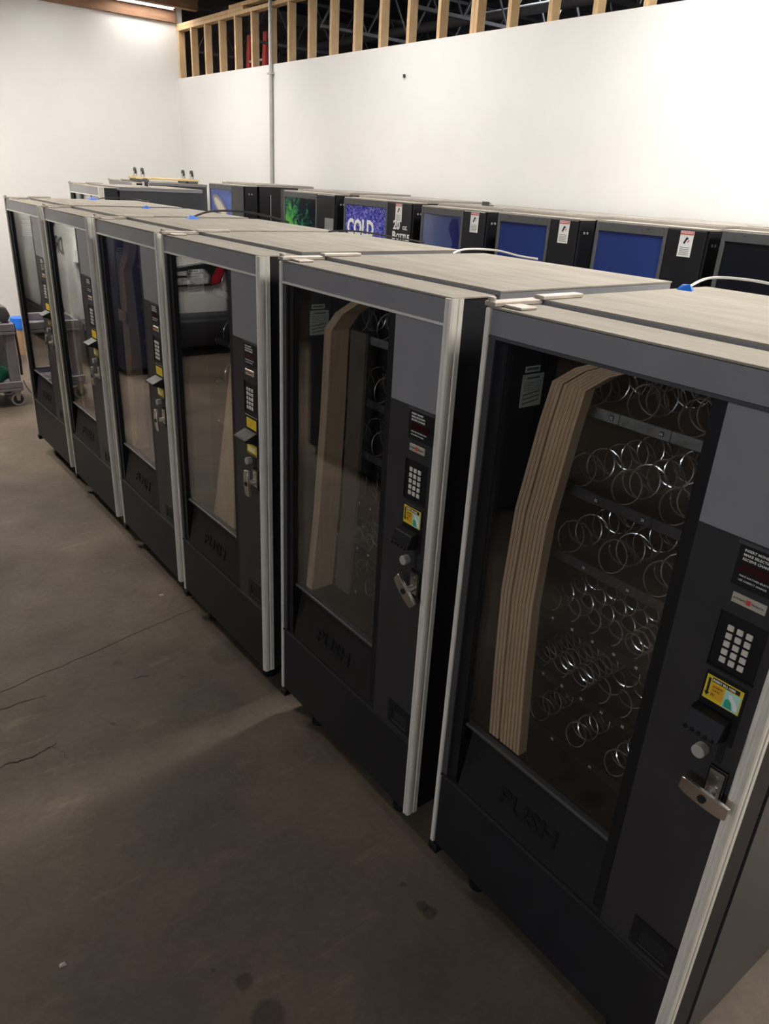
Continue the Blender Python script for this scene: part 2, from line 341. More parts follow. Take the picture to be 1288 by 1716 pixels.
# red step ladder behind the studs
ld = empty('step_ladder', (3.86, 9.95, 0), R(0))
for yy in (0.0, -0.42):
    part('rail', lambda b, yy=yy: b.hexa([(-0.10, yy-0.04, 0), (-0.04, yy-0.04, 0), (-0.04, yy+0.04, 0), (-0.10, yy+0.04, 0), (0.12, yy-0.04, 3.70), (0.18, yy-0.04, 3.70), (0.18, yy+0.04, 3.70), (0.12, yy+0.04, 3.70)]), 'ladder', ld, bevel=0.004)
for k in range(11):
    z = 0.3+0.31*k; x = -0.07+0.22*z/3.7
    part('step', bx(x-0.03, x+0.03, -0.39, -0.03, z-0.012, z+0.012), 'conduit', ld)
tag(ld, 'red step ladder standing behind the bare studs', 'ladder')
# conduit on the right wall
cdt = empty('conduit', (XW-0.022, 8.31, 0))
part('pipe', lambda b: b.tube([(0, 0, 0), (0, 0, 4.29)], 0.02, 10), 'conduit', cdt, smooth=True)
for z in (0.7, 1.9, 3.1): part('strap', bx(-0.024, 0.021, -0.045, 0.045, z, z+0.02), 'conduit', cdt)
tag(cdt, 'thin grey vertical conduit pipe on the white drywall', 'conduit')
tag(part('wall_anchor', lambda b: b.box(XW-0.02, XW-0.0005, 5.935, 5.955, 2.94, 2.967), 'rubber', bevel=0.004), 'small dark anchor stub high on the white drywall', 'anchor')

# ------------------------------------------------------------------ lamps
def fixture(x, y, z, along, label, e, L=1.2, wd=0.30):
    t = empty('ceiling_light', (x, y, z), R(90) if along == 'y' else 0)
    def body(b):
        b.box(-L/2-0.02, L/2+0.02, -wd/2-0.02, wd/2+0.02, 0.012, 0.075)
        for s in (-1, 1): b.box(-L/2-0.02, L/2+0.02, s*(wd/2+0.008)-0.008, s*(wd/2+0.008)+0.008, -0.012, 0.012)
    part('housing', body, 'lampbody', t, 'fx%s%s' % (L, wd))
    part('diffuser', bx(-L/2, L/2, -wd/2, wd/2, 0.0, 0.011), e, t, 'fd%s%s%s' % (L, wd, e))
    for s in (-1, 1): part('hanger', lambda b, s=s: b.tube([(s*L*0.4, 0, 0.07), (s*L*0.4, 0, 4.30-z)], 0.006, 5), 'steel', t)
    return tag(t, label, 'light', 'strip lights')
ROW = 2.15
fixture(1.75, -0.80, 3.95, 'y', 'bright strip light hung behind the first snack machine', 'emit4')
for y in (2.42, 5.6, 8.9):
    fixture(ROW, y, 3.95, 'x' if y == 2.42 else 'y', 'white strip light hung between the two rows of machines', 'emit5' if y == 2.42 else 'emit')
fixture(2.95, 10.62, 3.97, 'x', 'white strip light hung under the ceiling by the back wall', 'emitb', L=0.75)
fixture(5.4, 6.0, 4.2, 'y', 'added strip light brightening the dark space beyond the studs', 'emitf')  # added lamp, lifts the darkness behind the stud wall
for (x, y) in ((-1.7, 6.9), (-0.75, 8.9)):
    fixture(x, y, 3.95, 'y', 'white strip light hung over the vehicle bay', 'emit3')
tl = empty('fill_tube', (-5.0, -0.3, 2.6), R(90))  # added out-of-view tube, lights the machine fronts more than the floor
part('tube', lambda b: b.tube([(-1.2, 0, 0), (1.2, 0, 0)], 0.02, 12), 'emit2', tl, smooth=True)
part('batten', lambda b: (b.box(-1.25, 1.25, -0.03, 0.03, 0.035, 0.085), b.box(-1.25, -1.205, -0.02, 0.02, -0.025, 0.035), b.box(1.205, 1.25, -0.02, 0.02, -0.025, 0.035)), 'lampbody', tl)
for sgn in (-1, 1): part('hanger', lambda b, sgn=sgn: b.tube([(sgn, 0, 0.085), (sgn, 0, 1.70)], 0.006, 5), 'steel', tl)
tag(tl, 'added bare fill tube hung low across the open bay', 'light')

# ------------------------------------------------------------------ snack machines
W, D = 0.843, 0.925
def helix(r, pitch, length, hand, wire=0.0022, ph=0.0, n=16):
    k = int(length/pitch*n); pts = []
    for i in range(k+1):
        a = ph+hand*2*math.pi*i/n
        pts.append((r*math.cos(a), pitch*i/n, r*math.sin(a)))
    return pts
def coil_double(r, pitch): 
    def f(b):
        b.tube(helix(r, pitch, 0.52, 1, ph=-1.57), 0.0023, 5); b.tube(helix(r, pitch, 0.52, -1, ph=-1.57), 0.0023, 5)
    return f
def coil_single(r, pitch):
    return lambda b: b.tube(helix(r, pitch, 0.52, 1, ph=-1.2), 0.0023, 5)
ROWS = [(1.632, 'w'), (1.424, 'w'), (1.238, 'w'), (1.053, 'n'), (0.871, 'm'), (0.687, 'd')]
def ribbon(b, pts, thick, v0s, v1s, mi=0):
    """sheet following pts (u,z) with thickness in u, spanning depth v0..v1"""
    n = len(pts); o = len(b.v)
    for (u, z), v0, v1 in zip(pts, v0s, v1s):
        b.v += [(u, v0, z), (u+thick, v0, z), (u+thick, v1, z), (u, v1, z)]
    for i in range(n-1):
        for k in range(4):
            b.f.append((o+4*i+k, o+4*i+(k+1) % 4, o+4*i+4+(k+1) % 4, o+4*i+4+k)); b.m.append(mi)
    b.f.append((o, o+1, o+2, o+3)); b.m.append(mi); o2 = o+4*(n-1); b.f.append((o2, o2+1, o2+2, o2+3)); b.m.append(mi)

def snack(i, x, y, th, label, z=0.0, handle=0.0, newbill=True, strip='alu', interior=True, group='snack vending machines in the front row'):
    t = empty('snack_machine', (x, y, z), -math.pi/2+th)
    P = lambda name, fn, mats, key, **kw: part(name, fn, mats, t, key, **kw)
    # cabinet
    def cab(b):
        y0, y1 = 0.172, D
        b.box(0.004, 0.020, y0, y1, 0.06, 1.832); b.box(W-0.020, W-0.004, y0, y1, 0.06, 1.832)
        b.box(0.020, W-0.020, y1-0.016, y1, 0.06, 1.832)
        b.box(0.020, W-0.020, y0, y1-0.016, 0.06, 0.10); b.box(0.020, W-0.020, y0, y1-0.016, 1.80, 1.832)
    P('cabinet', cab, 'side', 'cab')
    def liner(b):
        b.box(0.021, 0.026, 0.174, D-0.02, 0.11, 1.79); b.box(0.60, 0.612, 0.160, D-0.02, 0.101, 1.799)
        b.box(0.026, 0.60, D-0.026, D-0.018, 0.11, 1.79); b.box(0.026, 0.60, 0.174, D-0.03, 0.11, 0.115); b.box(0.026, 0.60, 0.174, D-0.03, 1.785, 1.79)
    P('liner', liner, 'inner', 'liner')
    P('gasket', lambda b: (b.box(0.012, 0.032, 0.150, 0.172, 0.14, 1.825), b.box(W-0.032, W-0.012, 0.150, 0.172, 0.14, 1.825), b.box(0.012, W-0.012, 0.150, 0.172, 0.10, 0.14), b.box(0.012, W-0.012, 0.150, 0.172, 1.80, 1.826)), 'void', 'gasket')
    def lid(b):
        b.box(-0.002, W+0.002, 0.166, D+0.004, 1.833, 1.857, 1); b.box(-0.004, W+0.004, 0.164, D+0.006, 1.857, 1.861, 0)
    P('roof_lid', lid, ['dusty', 'greyp'], 'lid')
    # door
    def shell(b):
        b.box(0.004, 0.072, 0.012, 0.149, 0.135, 1.845); b.box(0.592, W-0.004, 0.012, 0.149, 0.135, 1.845)
        b.box(0.072, 0.592, 0.012, 0.149, 1.782, 1.845); b.box(0.072, 0.592, 0.012, 0.149, 0.135, 0.43)
    P('door_shell', shell, 'black', 'shell')
    P('door_top', bx(0.0, W, 0.002, 0.150, 1.8455, 1.8505), 'dusty', 'dtop', bevel=0.001)
    P('header_panel', bx(0.013, 0.822, 0.001, 0.0118, 1.786, 1.8445), 'greyp', 'hdr')
    P('header_strip', bx(0.013, 0.822, -0.002, 0.0118, 1.7785, 1.7855), strip, 'hstrip'+strip)
    P('window_jamb', lambda b: (b.box(0.013, 0.034, 0.0, 0.0118, 0.435, 1.778, 0), b.box(0.034, 0.0715, 0.006, 0.0118, 0.435, 1.778, 1)), ['dull', 'blackp'], 'jamb')
    P('edge_trim', lambda b: b.box(-0.003, 0.0125, -0.006, 0.022, 0.135, 1.848), 'alu', 'trimL', bevel=0.004, seg=2)
    def trimr(b):
        b.prism([(0.8225, 0.011), (0.8225, -0.004), (0.826, -0.007), (0.832, -0.007), (0.834, -0.0045), (0.838, -0.0045), (0.8405, -0.006), (0.846, -0.003), (0.848, 0.003), (0.848, 0.012), (0.8455, 0.014), (0.8455, 0.020), (0.848, 0.022), (0.848, 0.036), (0.8435, 0.038), (0.8395, 0.038), (0.8395, 0.011)], 'z', 0.135, 1.848)
    P('edge_trim', trimr, 'alu', 'trimR')
    P('window_pane', bx(0.073, 0.591, 0.0165, 0.0205, 0.668, 1.7815), 'glass', 'pane')
    P('window_pane', bx(0.073, 0.591, 0.0285, 0.0325, 0.668, 1.7815), 'glass', 'pane2')
    P('pane_strip', bx(0.5925, 0.6215, 0.003, 0.0118, 0.435, 1.777), 'blackp', 'pstrip')
    P('upper_panel', bx(0.622, 0.822, 0.001, 0.0118, 1.5435, 1.777), 'greyp', 'upanel')
    P('control_panel', bx(0.622, 0.822, 0.0, 0.0118, 0.4325, 1.543), 'panel', 'cpanel')
    P('kick_panel', bx(0.013, 0.822, -0.001, 0.0118, 0.136, 0.425), 'black', 'kick', bevel=0.003)
    P('kick_rail', bx(0.013, 0.822, -0.004, 0.0118, 0.4255, 0.4318), 'panel', 'krail')
    P('corner_bracket', lambda b: (b.box(-0.006, 0.035, -0.010, 0.06, 0.104, 0.134), b.cyl((0.012, 0.005, 0.134), (0.012, 0.005, 0.098), 0.012, 10)), 'blackp', 'cbr', bevel=0.003)
    # delivery flap, leaning: top edge set back
    def flap(b):
        b.hexa([(0.085, 0.000, 0.436), (0.620, 0.000, 0.436), (0.620, 0.018, 0.436), (0.085, 0.018, 0.436),
                (0.085, 0.040, 0.655), (0.620, 0.040, 0.655), (0.620, 0.058, 0.655), (0.085, 0.058, 0.655)])
    f = P('delivery_flap', flap, 'flapm', 'flap', bevel=0.003)
    part('flap_rail', bx(0.076, 0.590, 0.012, 0.036, 0.656, 0.667), 'dull', t, 'frail', bevel=0.004, seg=2)
    text('PUSH', 0.072, f, (0.235, 0.0105, 0.502), 'blackp', rot=(R(90-10.35), 0, 0), bold=0.0015, ext=0.0016, sx=1.25)
    # legs
    for lx in (0.14, 0.70):
        for ly in (0.098, 0.82):
            part('leg', lambda b: (b.box(-0.03, 0.03, -0.03, 0.03, 0.03, 0.06 if False else 0.134), b.cyl((0, 0, 0.0), (0, 0, 0.03), 0.034, 12)), 'blackp', t, 'leg', loc=(lx, ly, 0)) if ly < 0.2 else \
            part('leg', lambda b: (b.box(-0.03, 0.03, -0.03, 0.03, 0.03, 0.06), b.cyl((0, 0, 0.0), (0, 0, 0.03), 0.034, 12)), 'blackp', t, 'leg2', loc=(lx, ly, 0))
    # hinge plates on top
    def hinge(b):
        b.box(-0.006, 0.028, -0.008, 0.155, 1.8515, 1.8625); b.box(0.004, 0.034, 0.150, 0.30, 1.8615, 1.871)
        b.box(0.03, 0.085, 0.02, 0.075, 1.851, 1.857); b.cyl((0.006, 0.004, 1.851), (0.006, 0.004, 1.872), 0.010, 10)
    P('top_hinge', hinge, 'steel', 'hinge', bevel=0.0015)
    # display
    def dispb(b):
        b.box(0.708, 0.820, -0.004, 0.0, 1.535, 1.542, 1); b.box(0.712, 0.820, -0.002, -0.0002, 1.452, 1.535)
    d = P('display', dispb, ['blackp', 'dull'], 'disp')
    part('display_window', bx(0.722, 0.800, -0.0030, -0.002, 1.482, 1.500), 'dred', d, 'dispw')
    for k, s in enumerate(('INSERT MONEY', 'MAKE SELECTION', 'RECEIVE CHANGE')):
        text(s, 0.0072, d, (0.722, -0.0024, 1.523-0.0088*k), 'white', bold=0.0001, ext=0.0003)
    for k, s in enumerate(('MAKE ANOTHER SELECTION', 'USE CORRECT CHANGE')):
        text(s, 0.005, d, (0.724, -0.0024, 1.473-0.009*k), 'white', ext=0.0003)
    bd = P('name_badge', bx(0.722, 0.788, -0.003, 0.0, 1.4175, 1.4385), 'silver', 'badge', bevel=0.0008)
    part('badge_logo', bx(0.750, 0.7585, -0.0038, -0.003, 1.4235, 1.4335), 'red', bd, 'blogo')
    text('AUTOMATIC', 0.0054, bd, (0.7245, -0.0034, 1.4265), 'inkk', ext=0.0003, sx=0.82); text('PRODUCTS', 0.0054, bd, (0.7605, -0.0034, 1.4265), 'inkk', ext=0.0003, sx=0.82)
    kp = P('keypad', lambda b: (b.box(0.711, 0.803, -0.001, 0.0, 1.272, 1.391), b.box(0.709, 0.805, -0.004, 0.0, 1.268, 1.272), b.box(0.709, 0.711, -0.003, 0.0, 1.272, 1.391)), 'blackp', 'kpad')
    for rr in range(5):
        for cc in range(3):
            part('key', bx(0, 0.0125, -0.005, -0.001, 0, 0.0125), 'key', kp, 'key', bevel=0.0012, loc=(0.7305+0.0185*cc, 0, 1.3575-0.0177*rr))
    # bill acceptor
    if newbill:
        ba = P('bill_acceptor', lambda b: b.box(0.714, 0.800, -0.0035, 0.0, 1.118, 1.256), 'blackp', 'ba1', bevel=0.001)
        lb = part('bill_label', bx(0.719, 0.795, -0.0045, -0.0035, 1.195, 1.250), 'yellow', ba, 'bl1')
        def pr_(b):
            b.box(0.731, 0.788, -0.0050, -0.0046, 1.238, 1.2475, 0)
            b.prism([(0.7235, 1.244), (0.7285, 1.244), (0.7285, 1.211), (0.7315, 1.211), (0.726, 1.2015), (0.7205, 1.211), (0.7235, 1.211)], 'y', -0.0050, -0.0046, 0)
            b.box(0.733, 0.758, -0.0050, -0.0046, 1.203, 1.234, 1); b.box(0.760, 0.7925, -0.0050, -0.0046, 1.1965, 1.236, 2)
            b.prism([(0.763, 1.199), (0.781, 1.199), (0.776, 1.214), (0.769, 1.220), (0.764, 1.214)], 'y', -0.0053, -0.0050, 3)
            b.prism([(0.768, 1.228), (0.774, 1.231), (0.790, 1.213), (0.791, 1.200), (0.783, 1.202), (0.780, 1.212)], 'y', -0.0055, -0.0050, 4)
        part('label_print', pr_, ['inkk', 'orange', 'aqua', 'green', 'white'], ba, 'bp1')
        text('INSERT BILL HERE', 0.0066, ba, (0.7325, -0.0053, 1.2405), 'white', bold=0.0002, ext=0.0003, sx=0.90)
        for s, zz, h in (('ACCEPTS', 1.2275, 0.0052), ("1's & 5's", 1.219, 0.0052), ('IN', 1.2085, 0.0075)):
            text(s, h, ba, (0.7345, -0.0053, zz), 'inkk', ext=0.0003, sx=0.95)
        part('bill_mouth', lambda b: (b.hexa([(0.712, -0.045, 1.138), (0.789, -0.045, 1.138), (0.789, -0.0036, 1.128), (0.712, -0.0036, 1.128), (0.712, -0.028, 1.176), (0.789, -0.028, 1.176), (0.789, -0.0036, 1.180), (0.712, -0.0036, 1.180)]), [b.box(0.716+0.0145*k, 0.724+0.0145*k, -0.047, -0.036, 1.134, 1.143) for k in range(5)]), 'blackp', ba, 'bm1', bevel=0.0015)
    else:
        ba = P('bill_acceptor', lambda b: b.box(0.714, 0.806, -0.0035, 0.0, 1.105, 1.262), 'blackp', 'ba2', bevel=0.001)
        part('bill_label', bx(0.726, 0.802, -0.0045, -0.0035, 1.213, 1.252), 'yellow', ba, 'bl2')
        def pr2(b):
            for k in range(3): b.box(0.740, 0.788, -0.0050, -0.0046, 1.222+0.010*k, 1.2235+0.010*k, 0)
        part('label_print', pr2, ['orange'], ba, 'bp2')
        part('bill_mouth', lambda b: b.hexa([(0.712, -0.055, 1.176), (0.806, -0.055, 1.176), (0.806, -0.0036, 1.158), (0.712, -0.0036, 1.158), (0.712, -0.055, 1.183), (0.806, -0.055, 1.183), (0.806, -0.0036, 1.205), (0.712, -0.0036, 1.205)]), 'blackp', ba, 'bm2', bevel=0.0015)
        l2 = part('rate_label', bx(0.726, 0.802, -0.0045, -0.0035, 1.108, 1.150), 'yellow', ba, 'bl3')
        def pr3(b):
            b.box(0.728, 0.800, -0.0050, -0.0046, 1.110, 1.1145, 0)
            for k in range(4): b.box(0.738+0.014*k, 0.747+0.014*k, -0.0050, -0.0046, 1.1195, 1.140, 1)
        part('label_print', pr3, ['inkk', 'paper'], ba, 'bp3')
    P('coin_button', lambda b: (b.cyl((0.748, 0.0, 1.080), (0.748, -0.022, 1.080), 0.0145, 20)), 'knob', 'cbtn', bevel=0.0015, smooth=True)
    P('coin_slot', lambda b: (b.box(0.776, 0.790, -0.0012, 0.0, 1.068, 1.118), b.box(0.7815, 0.7845, -0.002, 0.0, 1.076, 1.114)), 'void', 'cslot')
    # lock and T handle
    lk = P('lock_plate', lambda b: (b.box(0.772, 0.812, -0.0075, 0.0, 0.972, 1.060, 1), b.box(0.777, 0.808, -0.0105, -0.0075, 0.985, 1.055, 0), b.box(0.781, 0.804, -0.0108, -0.0100, 0.990, 1.050, 0)), ['chrome', 'blackp'], 'lock', bevel=0.0025, seg=2)
    part('lock_screw', lambda b: b.cyl((0.793, -0.0105, 1.040), (0.793, -0.0135, 1.040), 0.005, 12), 'chrome', lk, 'lscr', smooth=True)
    def hnd(b):
        b.cyl((0, 0, 0), (0, -0.034, 0), 0.011, 14, r1=0.0095)
        n = 8; pts = []
        for k in range(n+1):
            uu = -0.052+0.104*k/n; h = 0.0185-0.0035*(uu/0.052)**4; pts.append((uu, h, -0.036-0.003*(1-(uu/0.052)**2)))
        o = len(b.v)
        for (uu, h, fy) in pts: b.v += [(uu, fy, -h), (uu, fy, h), (uu, fy+0.011, h*0.9), (uu, fy+0.011, -h*0.9)]
        for k in range(n):
            for q in range(4): b.f.append((o+4*k+q, o+4*k+(q+1) % 4, o+4*k+4+(q+1) % 4, o+4*k+4+q)); b.m.append(0)
        b.f.append((o, o+1, o+2, o+3)); b.m.append(0); o2 = o+4*n; b.f.append((o2, o2+1, o2+2, o2+3)); b.m.append(0)
    h = part('handle', hnd, 'chrome', t, 'hnd', bevel=0.0012, smooth=True, loc=(0.793, -0.0108, 1.006), rot=(0, handle, 0))
    part('keyhole', lambda b: b.cyl((0, -0.039, 0), (0, -0.0418, 0), 0.0088, 14), 'void', h, 'khole')
    # coin return
    cr = P('coin_return', lambda b: (b.box(0.706, 0.821, -0.003, 0.0, 0.452, 0.468), b.box(0.706, 0.821, -0.003, 0.0, 0.515, 0.540), b.box(0.706, 0.727, -0.003, 0.0, 0.468, 0.515), b.box(0.803, 0.821, -0.003, 0.0, 0.468, 0.515)), 'blackp', 'cret')
    part('cup', bx(0.727, 0.803, -0.0012, 0.0, 0.468, 0.515), 'void', cr, 'ccup'); part('cup_lip', bx(0.728, 0.802, -0.0045, -0.003, 0.4655, 0.4685), 'dull', cr, 'clip')
    # interior
    if interior:
        for ri, (z_, kind) in enumerate(ROWS):
            def trf(b):
                b.box(0.135, 0.558, 0.165, 0.80, -0.012, -0.009); b.box(0.135, 0.558, 0.160, 0.165, -0.016, 0.010, 0)
            tr = part('tray', trf, 'tray', t, 'tray', loc=(0, 0, z_))
            if kind == 'w':
                part('front_strip', lambda b: (b.box(0.1465, 0.30, 0.1565, 0.160, -0.013, 0.013), b.box(0.302, 0.435, 0.1565, 0.160, -0.013, 0.013), b.box(0.437, 0.545, 0.1565, 0.160, -0.013, 0.013)), 'clear' if ri == 0 else 'rail', tr, 'fs%d' % (ri == 0), bevel=0.001)
            if kind in 'wd': us = [0.1465+0.133*k for k in range(3)]; pitch_ = 0.133
            else: us = [0.1465+0.0665*k for k in range(6)]; pitch_ = 0.0665
            for k, u in enumerate(us):
                num = (ri+1)*10+(2*k if kind in 'wd' else k)
                part('price_tag', bx(-0.0035, 0.0075, -0.0012, 0, -0.006, 0.006), 'inkk', tr, 'ptag', loc=(u, 0.1555, 0))
                text(str(num), 0.0098, tr, (u-0.003, 0.1541, -0.0036), 'white', name='tag_number', bold=0.0004, ext=0.0002, sx=0.85)
                cu = u+pitch_/2
                if kind == 'w': part('vending_coil', coil_double(0.040, 0.072), 'wire', tr, 'cw', smooth=True, loc=(cu-0.012, 0.172, 0.046))
                elif kind == 'd': part('vending_coil', coil_double(0.033, 0.052), 'wire', tr, 'cdd', smooth=True, loc=(cu-0.012, 0.172, 0.038))
                elif kind == 'n': part('vending_coil', coil_single(0.031, 0.052 if k < 4 else 0.026), 'wire', tr, 'cn%d' % (k < 4), smooth=True, loc=(cu, 0.172, 0.034))
                else: part('vending_coil', coil_single(0.031, 0.026 if k < 3 else 0.064), 'wire', tr, 'cm%d' % (k < 3), smooth=True, loc=(cu, 0.172, 0.034))
        # paper notices on the left inner wall
        nt_ = P('instruction_sheet', bx(0.0722, 0.0730, 0.070, 0.145, 1.612, 1.694), 'paper', 'sheet')
        def prt(b):
            x0, x1 = 0.0731, 0.0734
            b.box(x0, x1, 0.086, 0.130, 1.682, 1.687)
            for k in range(5): b.box(x0, x1, 0.077, 0.138, 1.674-0.005*k, 1.675-0.005*k)
            for k in range(3):
                z0, z1 = 1.619+0.011*k, 1.626+0.011*k
                b.hexa([(x0, 0.077, z0), (x1, 0.077, z0), (x1, 0.136, z1), (x0, 0.136, z1), (x0, 0.077, z0+0.003), (x1, 0.077, z0+0.003), (x1, 0.136, z1+0.003), (x0, 0.136, z1+0.003)])
        part('sheet_print', prt, 'ink', nt_, 'sprint')
        P('header_tag', lambda b: (b.box(0.0722, 0.0730, 0.076, 0.128, 1.699, 1.714, 0), b.box(0.0731, 0.0734, 0.081, 0.123, 1.704, 1.710, 1)), ['paper', 'ink'], 'htag')
    tag(t, label, 'vending machine', group)
    return t

POS = [(0.0, 1.2655, -0.0035), (-0.001, 2.2328, -0.0014), (-0.0144, 3.2023, 0.0058), (-0.0007, 4.1208, -0.0071), (-0.0032, 5.0663, -0.0034), (-0.003, 6.039, 0.0096)]
LAB = ['black glass-front snack machine holding a sheaf of many corrugated sheets, T handle level',
       'black glass-front snack machine holding one beige board, T handle turned diagonal',
       'black glass-front snack machine with white vehicle mirrored in its glass, cardboard sliver inside',
       'black glass-front snack machine with taped cardboard strips inside, third from the utility cart',
       'black glass-front snack machine with narrow cardboard strip inside, second from the utility cart',
       'black glass-front snack machine nearest the utility cart, end of the row by the back wall']
HND = [R(4), R(38), R(84), R(80), R(85), R(85)]
SN = []
for i in range(6):
    SN.append(snack(i, *POS[i], LAB[i], handle=HND[i], newbill=(i < 2), strip='dull' if i == 0 else 'strip'))
def local(i, u, v, z):
    x, y, th = POS[i]
    return (x+math.sin(th)*u+math.cos(th)*v, y-math.cos(th)*u+math.sin(th)*v, z)
def in_machine(i, name, fn, mats, label, cat, group=None, **kw):
    o = part(name, fn, mats, None, **kw); x, y, th = POS[i]
    o.location = (x, y, 0); o.rotation_euler = (0, 0, -math.pi/2+th)
    return tag(o, label, cat, group)
# corrugated sheets standing behind the glass
def sheet1(j):
    du = 0.0126*j+(0.005 if j > 2 else 0)
    def f(b):
        pts = [(0.150+du, 0.672), (0.126+du*0.98, 0.90), (0.107+du*0.96, 1.12), (0.111+du*0.93, 1.36), (0.142+du*0.88, 1.60), (0.160+du*0.84, 1.700), (0.214+du*0.82, 1.742), (0.272+du*0.80, 1.768)]
        v0 = [0.036, 0.045, 0.055, 0.062, 0.070, 0.074, 0.080, 0.086]; v1 = [a+0.032 for a in v0]
        ribbon(b, pts, 0.0094, v0, v1)
    return f
for j in range(9):
    in_machine(0, 'cardboard_sheet', sheet1(j), 'card', 'brown corrugated sheet on edge in a sheaf behind the glass by the coils', 'cardboard', 'corrugated sheets in the machine with the level T handle')
def board2(b):
    pts = [(0.120, 0.668), (0.150, 1.00), (0.168, 1.35), (0.178, 1.655), (0.235, 1.715), (0.33, 1.768)]
    ribbon(b, pts, 0.040, [0.036, 0.045, 0.055, 0.06, 0.063, 0.066], [0.13, 0.13, 0.13, 0.13, 0.13, 0.13])
in_machine(1, 'cardboard_board', board2, 'card', 'tall beige cardboard panel folded over at the top behind the glass', 'cardboard')
def board2b(b):
    pts = [(0.205, 0.668), (0.235, 1.00), (0.262, 1.35), (0.245, 1.62)]
    o = len(b.v)
    ribbon(b, [(0.172, 0.668), (0.198, 1.00), (0.214, 1.35), (0.222, 1.655)], 0.085, [0.134, 0.134, 0.134, 0.134], [0.146, 0.146, 0.146, 0.146])
in_machine(1, 'cardboard_backing', board2b, 'card2', 'dark brown cardboard backing standing behind the beige panel', 'cardboard')
def board3(b):
    b.hexa([(0.30, 0.040, 0.668), (0.50, 0.040, 0.668), (0.50, 0.052, 0.668), (0.30, 0.052, 0.668), (0.494, 0.050, 1.40), (0.50, 0.050, 1.40), (0.50, 0.062, 1.40), (0.494, 0.062, 1.40)])
in_machine(2, 'cardboard_board', board3, 'card', 'pointed sliver of cardboard leaning behind the glass beside the control panel', 'cardboard')
def sheet4(j):
    du = 0.020*j
    def f(b):
        pts = [(0.150+du, 0.672), (0.150+du, 1.25), (0.135+du, 1.42), (0.115+du, 1.62), (0.20+du*0.8, 1.69), (0.24+du*0.8, 1.768)]
        ribbon(b, pts, 0.008, [0.040, 0.045, 0.05, 0.055, 0.06, 0.06], [0.10]*6)
    return f
for j in range(5):
    in_machine(3, 'cardboard_strip', sheet4(j), 'card', 'bent cardboard strip in a taped bundle behind the glass', 'cardboard', 'taped cardboard strips')
in_machine(3, 'tape_band', lambda b: b.box(0.128, 0.238, 0.036, 0.040, 1.36, 1.42), 'tape', 'tan tape band around the cardboard strips', 'tape', bevel=0.001)
in_machine(4, 'cardboard_strip', lambda b: ribbon(b, [(0.20, 0.668), (0.15, 1.0), (0.13, 1.40), (0.16, 1.72)], 0.05, [0.04, 0.045, 0.05, 0.055], [0.10]*4), 'card', 'narrow leaning cardboard strip behind the glass', 'cardboard')

# cords and tape on the roofs
def cord(pts, label, m, r=0.004):
    out = []
    P_ = [Vector(p) for p in pts]; P_ = [P_[0]]+P_+[P_[-1]]
    for i in range(1, len(P_)-2):
        for s in range(8):
            t = s/8; a, b_, c, d_ = P_[i-1:i+3]
            out.append(0.5*((2*b_)+(c-a)*t+(2*a-5*b_+4*c-d_)*t*t+(3*b_-a-3*c+d_)*t**3))
    out.append(P_[-2])
    tag(part('power_cord', lambda b: b.tube(out, r, 6), m, smooth=True), label, 'cord')
Z = 1.869
cord([(0.78, 1.235, Z), (0.86, 1.22, Z+0.025), (0.90, 1.12, Z+0.03), (0.905, 0.98, Z+0.02), (0.91, 0.86, Z)], 'white cord from blue tape on the roof over the corrugated sheets', 'cordw')
cord([(0.70, 2.17, Z), (0.78, 2.19, Z+0.012), (0.88, 2.13, Z+0.014), (0.90, 2.02, Z+0.004), (0.925, 1.95, Z)], 'white cord on the roof over the single beige board', 'cordw')
cord([(0.78, 3.14, Z), (0.83, 3.10, Z+0.008), (0.88, 3.00, Z+0.010), (0.91, 2.80, Z+0.004), (0.918, 2.6, Z)], 'dark cord arching over the roof with the mirrored vehicle below', 'cordk')
cord([(0.50, 4.05, Z), (0.62, 4.07, Z+0.03), (0.78, 4.03, Z+0.035), (0.88, 3.90, Z+0.02), (0.92, 3.75, Z)], 'black cord arching over the roof above the taped cardboard strips', 'cordk', 0.006)
cord([(0.62, 5.97, Z), (0.70, 5.98, Z+0.01), (0.85, 5.90, Z+0.008), (0.92, 5.75, Z)], 'black cord on the roof of the end machine by the cart', 'cordk')
def tape(x, y, s, rz, label):
    o = part('blue_tape', lambda b: b.hexa([(-s, -s*0.8, 0), (s, -s*0.7, 0), (s*0.8, s*0.7, 0), (-s*0.7, s*0.8, 0), (-s*0.6, -s*0.4, 0.018), (s*0.7, -s*0.5, 0.006), (s*0.5, s*0.4, 0.014), (-s*0.4, s*0.5, 0.012)]), 'blue')
    o.location = (x, y, 1.8612); o.rotation_euler = (0, 0, rz); tag(o, label, 'tape')
tape(0.77, 1.237, 0.028, 0.4, 'crumpled blue tape by the white cord over the corrugated sheets')
tape(0.49, 4.03, 0.035, 0.1, 'blue tape at the black cord above the taped cardboard strips')
tape(0.60, 4.98, 0.03, 0.8, 'small blue tape on the roof second from the cart')
tape(0.58, 5.98, 0.04, 0.3, 'blue tape on the roof of the end machine by the cart')

